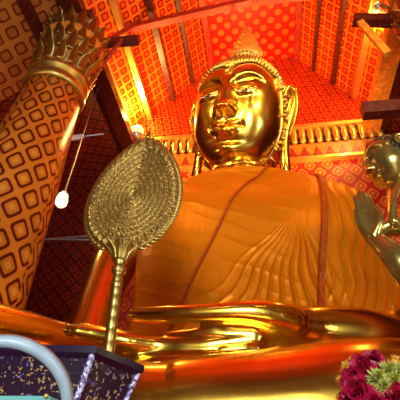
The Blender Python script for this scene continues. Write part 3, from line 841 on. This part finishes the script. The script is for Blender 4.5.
# regular hexagon-like polygon: start heading to the left from v2
hdg = math.atan2(v3.y-v2.y, v3.x-v2.x)
v3 = v2+Vector((math.cos(hdg), math.sin(hdg), 0))*sl
poly = [v2, v3]
for i in range(4):
    hdg += PI/3; poly.append(poly[-1]+Vector((math.cos(hdg), math.sin(hdg), 0))*(1.0 if i == 1 else sl))
cen = sum(poly, Vector())/6
def ringp(s, z): return [cen+(p-cen)*s+Vector((0, 0, z-zr)) for p in poly]
def hexa(bm, prof):
    R_ = [[bm.verts.new(p) for p in ringp(s, z)] for s, z in prof]
    for k_ in range(len(R_)-1):
        for i in range(6): bm.faces.new([R_[k_][i], R_[k_][(i+1) % 6], R_[k_+1][(i+1) % 6], R_[k_+1][i]])
    bm.faces.new(R_[0][::-1]); bm.faces.new(R_[-1])
    bmesh.ops.recalc_face_normals(bm, faces=bm.faces)
bm = bmesh.new(); hexa(bm, [(.62, 1.45), (.66, 1.52), (.64, 1.62), (.95, zr-.05)]); obj('bowl', bm, MAT['nacre'], tray, False)
bm = bmesh.new(); hexa(bm, [(.94, zr-.075), (1.0, zr-.045), (1.0, zr), (.93, zr), (.9, zr-.05)]); obj('rim', bm, MAT['lacquer'], tray, False)
for i in range(6):
    a_, b_ = ringp(.945, zr-.05)[i], ringp(.66, 1.66)[i]
    bm = bmesh.new(); tube(bm, [(*a_, .022, .022), (*((a_+b_)/2), .022, .022), (*b_, .018, .018)], 8, 20); obj('corner_strip', bm, MAT['ridge'], tray)
for i in range(6):
    a_, b_ = ringp(.885, zr-.16)[i], ringp(.885, zr-.16)[(i+1) % 6]
    bm = bmesh.new(); bar(bm, a_, b_, .012, .016); obj('panel_bead', bm, MAT['lacquer'], tray, False)

# ================================================================== PALE HOOP
MAT['hoop'] = plain('pale_blue_enamel', (.36, .45, .50), .35, noise=.1, nscale=12)
MAT['teal'] = plain('teal_glass', (.16, .42, .36), .12)
hoop = thing('hoop_frame', 'pale blue-white round hoop frame on a teal foot, bottom left corner', 'frame', (-1.19, 1.75, 1.45))
hcn = Vector(at(0, 406, 1.75)); R1 = (Vector(at(67, 404, 1.75))-hcn).length
vn = (Vector(CAM)-hcn).normalized(); ux = Vector((1, 0, 0)); ux = (ux-vn*ux.dot(vn)).normalized(); uz = vn.cross(ux); uz = uz if uz.z > 0 else -uz
uz = Vector((.05, -.62, .78)).normalized(); vn = Vector((.25, -.75, -.6)); vn = (vn-uz*vn.dot(uz)).normalized(); ux = uz.cross(vn).normalized(); ux = ux if ux.x > 0 else -ux
a0, b0 = Vector(at(0, 339, 1.75)), Vector(at(65, 404, 1.75))
rz = a0.z-hcn.z
bm = bmesh.new(); nR = 120; prof = [(0, -.02), (0, .02), (-.012, .035), (-.038, .035), (-.045, .02), (-.045, -.02)]
rings = []
for i in range(nR):
    q_ = 2*PI*i/nR; rings.append([bm.verts.new(hcn+ux*((R1+a_)*math.cos(q_))+uz*((R1+a_)*math.sin(q_))+vn*b_) for a_, b_ in prof])
for i in range(nR):
    for j in range(6): bm.faces.new([rings[i][j], rings[i][(j+1) % 6], rings[(i+1) % nR][(j+1) % 6], rings[(i+1) % nR][j]])
bmesh.ops.recalc_face_normals(bm, faces=bm.faces)
obj('hoop', bm, MAT['hoop'], hoop)
pz = at(40, 396, 1.70)[2]
bm = bmesh.new(); box(bm, (hcn.x-.30+.05, 1.70, 1.56), (hcn.x+R1-.06, 1.84, pz)); obj('teal_block', bm, MAT['teal'], hoop, False)
bm = bmesh.new(); box(bm, (hcn.x-.33, 1.6, 1.45), (hcn.x+.33, 1.95, 1.56)); obj('foot', bm, MAT['teal'], hoop, False)
kp = at(46, 396, 1.69); bm = bmesh.new(); ell(bm, (kp[0], 1.69, kp[2]), (.010, .010, .010)); obj('knob', bm, MAT['trim_gold'], hoop)

# ================================================================== FLOWERS
MAT['magenta'] = plain('magenta_petal', (.40, .003, .035), .5, noise=.5, nscale=30)
MAT['lime'] = plain('lime_bud', (.40, .38, .06), .5, noise=.35, nscale=30)
MAT['marigold'] = plain('yellow_orange_petal', (.75, .34, .02), .5, noise=.35, nscale=30)
MAT['leafg'] = plain('leaf', (.05, .12, .02), .5)
MAT['vase'] = gold_mat('vase_gold', (.9, .55, .12), .3)
bq = thing('flower_bouquet', 'offering bouquet of magenta and lime flowers, bottom right corner', 'bouquet', (.62, 2.5, 1.45))
bc = Vector(at(378, 392, 2.5))
def petal(bm, base, d, L_, W0, curl, upv):
    d = d.normalized(); s = d.cross(upv).normalized(); n_ = s.cross(d)
    rw = []
    for i in range(6):
        t = i/5; ww = W0*math.sin(PI*(.12+.80*t))*1.0; c = base+d*(L_*t)+n_*(curl*L_*t*t)
        rw.append([bm.verts.new(c+s*(ww*e)+n_*(ww*.35*e*e)) for e in (-1, 0, 1)])
    for i in range(5):
        for e in range(2): bm.faces.new([rw[i][e], rw[i][e+1], rw[i+1][e+1], rw[i+1][e]])
def blossom(c, nrm, R_, mat, cnt, name, wid=.35):
    bm = bmesh.new(); nrm = nrm.normalized(); a_ = nrm.orthogonal().normalized(); b_ = nrm.cross(a_)
    ell(bm, c, (R_*.45,)*3, seg=12)
    for i in range(cnt):
        f_ = i/cnt; el_ = PI/2*(1-f_)**.8*1.0; az_ = i*2.399
        d = nrm*math.sin(el_)+(a_*math.cos(az_)+b_*math.sin(az_))*math.cos(el_)
        petal(bm, c+d*R_*.25, d+Vector(rng.normal(0, .12, 3)), R_*(.65+.2*random.random()), R_*wid, .25*random.choice((-1, 1)), nrm+Vector((.01, .02, .03)))
    return obj(name, bm, mat, bq)
def bp(x, y, Y): return Vector(at(x+2, y+5, Y))
cd = lambda p: (Vector(CAM)-p)*.6+Vector((0, 0, .4))
for x, y, Y, r_ in ((362, 364, 2.5, .085), (352, 374, 2.45, .075), (372, 357.5, 2.55, .07), (357, 388, 2.42, .10), (372, 398, 2.40, .08), (392, 392, 2.42, .09), (350, 397, 2.45, .08), (404, 382, 2.5, .08), (386, 404, 2.42, .07)):
    p = bp(x, y, Y); blossom(p, p-bc+(Vector(CAM)-p)*.12, r_, MAT['magenta'], 46, 'magenta_bloom', .32)
for x, y, Y, r_ in ((376, 374, 2.42, .065), (386, 367, 2.46, .065), (382, 383, 2.40, .06), (392, 376, 2.44, .06), (397, 367, 2.5, .06)):
    p = bp(x, y, Y); blossom(p, p-bc+(Vector(CAM)-p)*.15, r_, MAT['lime'], 90, 'lime_bloom', .09)
for x, y, Y, r_ in ((347, 364, 2.58, .05), (343, 377, 2.55, .05), (343, 391, 2.52, .05), (352, 357, 2.62, .04), (392, 357, 2.62, .045), (342, 402, 2.52, .05)):
    p = bp(x, y, Y); blossom(p, p-bc, r_, MAT['marigold'], 60, 'yellow_bloom', .12)
bm = bmesh.new(); ell(bm, bc+Vector((0, .08, -.05)), (.16, .14, .18)); obj('foliage', bm, MAT['leafg'], bq)
bm = bmesh.new(); lathe(bm, [(.10, 1.45), (.13, 1.5), (.06, 1.58), (.14, 1.75), (.12, bc.z-.1)], bc.x, bc.y+.06, 24); obj('vase', bm, MAT['vase'], bq)

# ================================================================== LAMPS AND FITTINGS
def hanging_lamp(x, y, Y, label):
    p = Vector(at(x, y, Y)); t = thing('hanging_lamp', label, 'lamp', tuple(p))
    bm = bmesh.new(); lathe(bm, [(.05, .28), (.16, .22), (.20, 0), (.19, -.18), (.12, -.26)], p.x, p.y, 20, p.z); obj('lamp_shade', bm, MAT['lamp_w'], t)
    bm = bmesh.new(); lathe(bm, [(.1, .27), (.12, .32), (.04, .40), (.02, 15.76-p.z)], p.x, p.y, 12, p.z); obj('hanging_rod', bm, MAT['steel'], t)
    light('POINT', 'lamp_light', p-Vector((0, .5, .1)), 60, (1, .8, .5), size=.2)
hanging_lamp(62, 200, 9.5, 'small glowing white cup-shaped lamp hanging left of the fan')
def flood(x, y, Y, label, tgt, e, size=.28, em='lamp'):
    p = Vector(at(x, y, Y)); t = thing('floodlight', label, 'lamp', tuple(p)); d = (Vector(tgt)-p).normalized()
    bm = bmesh.new(); tube(bm, [(*(p-Vector((0, -.1, size*1.3))), size*.5, size*.5), (*(p-Vector((0, -.05, size*.6))), size*.9, size*.9)], 16, 6, False); obj('housing', bm, MAT['steel'], t)
    bm = bmesh.new(); ell(bm, p, (size, size*.9, size*.8)); obj('bulb', bm, MAT[em], t)
    light('SPOT', 'floodlight_beam', p+d*(size+.1), e, (1, .62, .16), tgt, .2, angle=2.6, blend=1)
    light('POINT', 'floodlight_glow', p+d*(size+.5), e*.4, (1, .62, .14), size=.2)
flood(137, 131, 13.2, 'bright yellow floodlight above the tip of the fan', (-5.3, 10.5, 20), 1300, .36)
flood(378, 4, 9.0, 'bright yellow floodlight at the top right beam', (5.0, 11, 17.5), 700, .3)
# bracket spotlight near the column
pA, pB = Vector(at(70, 138, 9)), Vector(at(103, 134, 9.3))
t = thing('bracket_spotlight', 'small unlit white spotlight on a thin bracket right of the column', 'lamp', tuple(pA))
bm = bmesh.new(); tube(bm, [(*pA, .12, .1), (*(pA+(pB-pA)*.35), .11, .09)], 12, 8); obj('housing', bm, plain('white_enamel', (.7, .7, .8), .3), t)
bm = bmesh.new(); tube(bm, [(*(pA+(pB-pA)*.3), .03, .03), (*pB, .03, .03)], 8, 8); obj('bracket', bm, MAT['steel'], t)
# dark rods tying the aisle
for a_, b_ in (((40, 232, 11), (92, 240, 11)), ((38, 243, 11.3), (90, 236, 11.0))):
    bm = bmesh.new(); A_, B_ = Vector(at(*a_)), Vector(at(*b_)); A_.x = -12.4; tube(bm, [(*A_, .04, .04), (*B_, .04, .04)], 8, 4)
    o = struct('trim_%d' % k, bm, MAT['steel']); k += 1
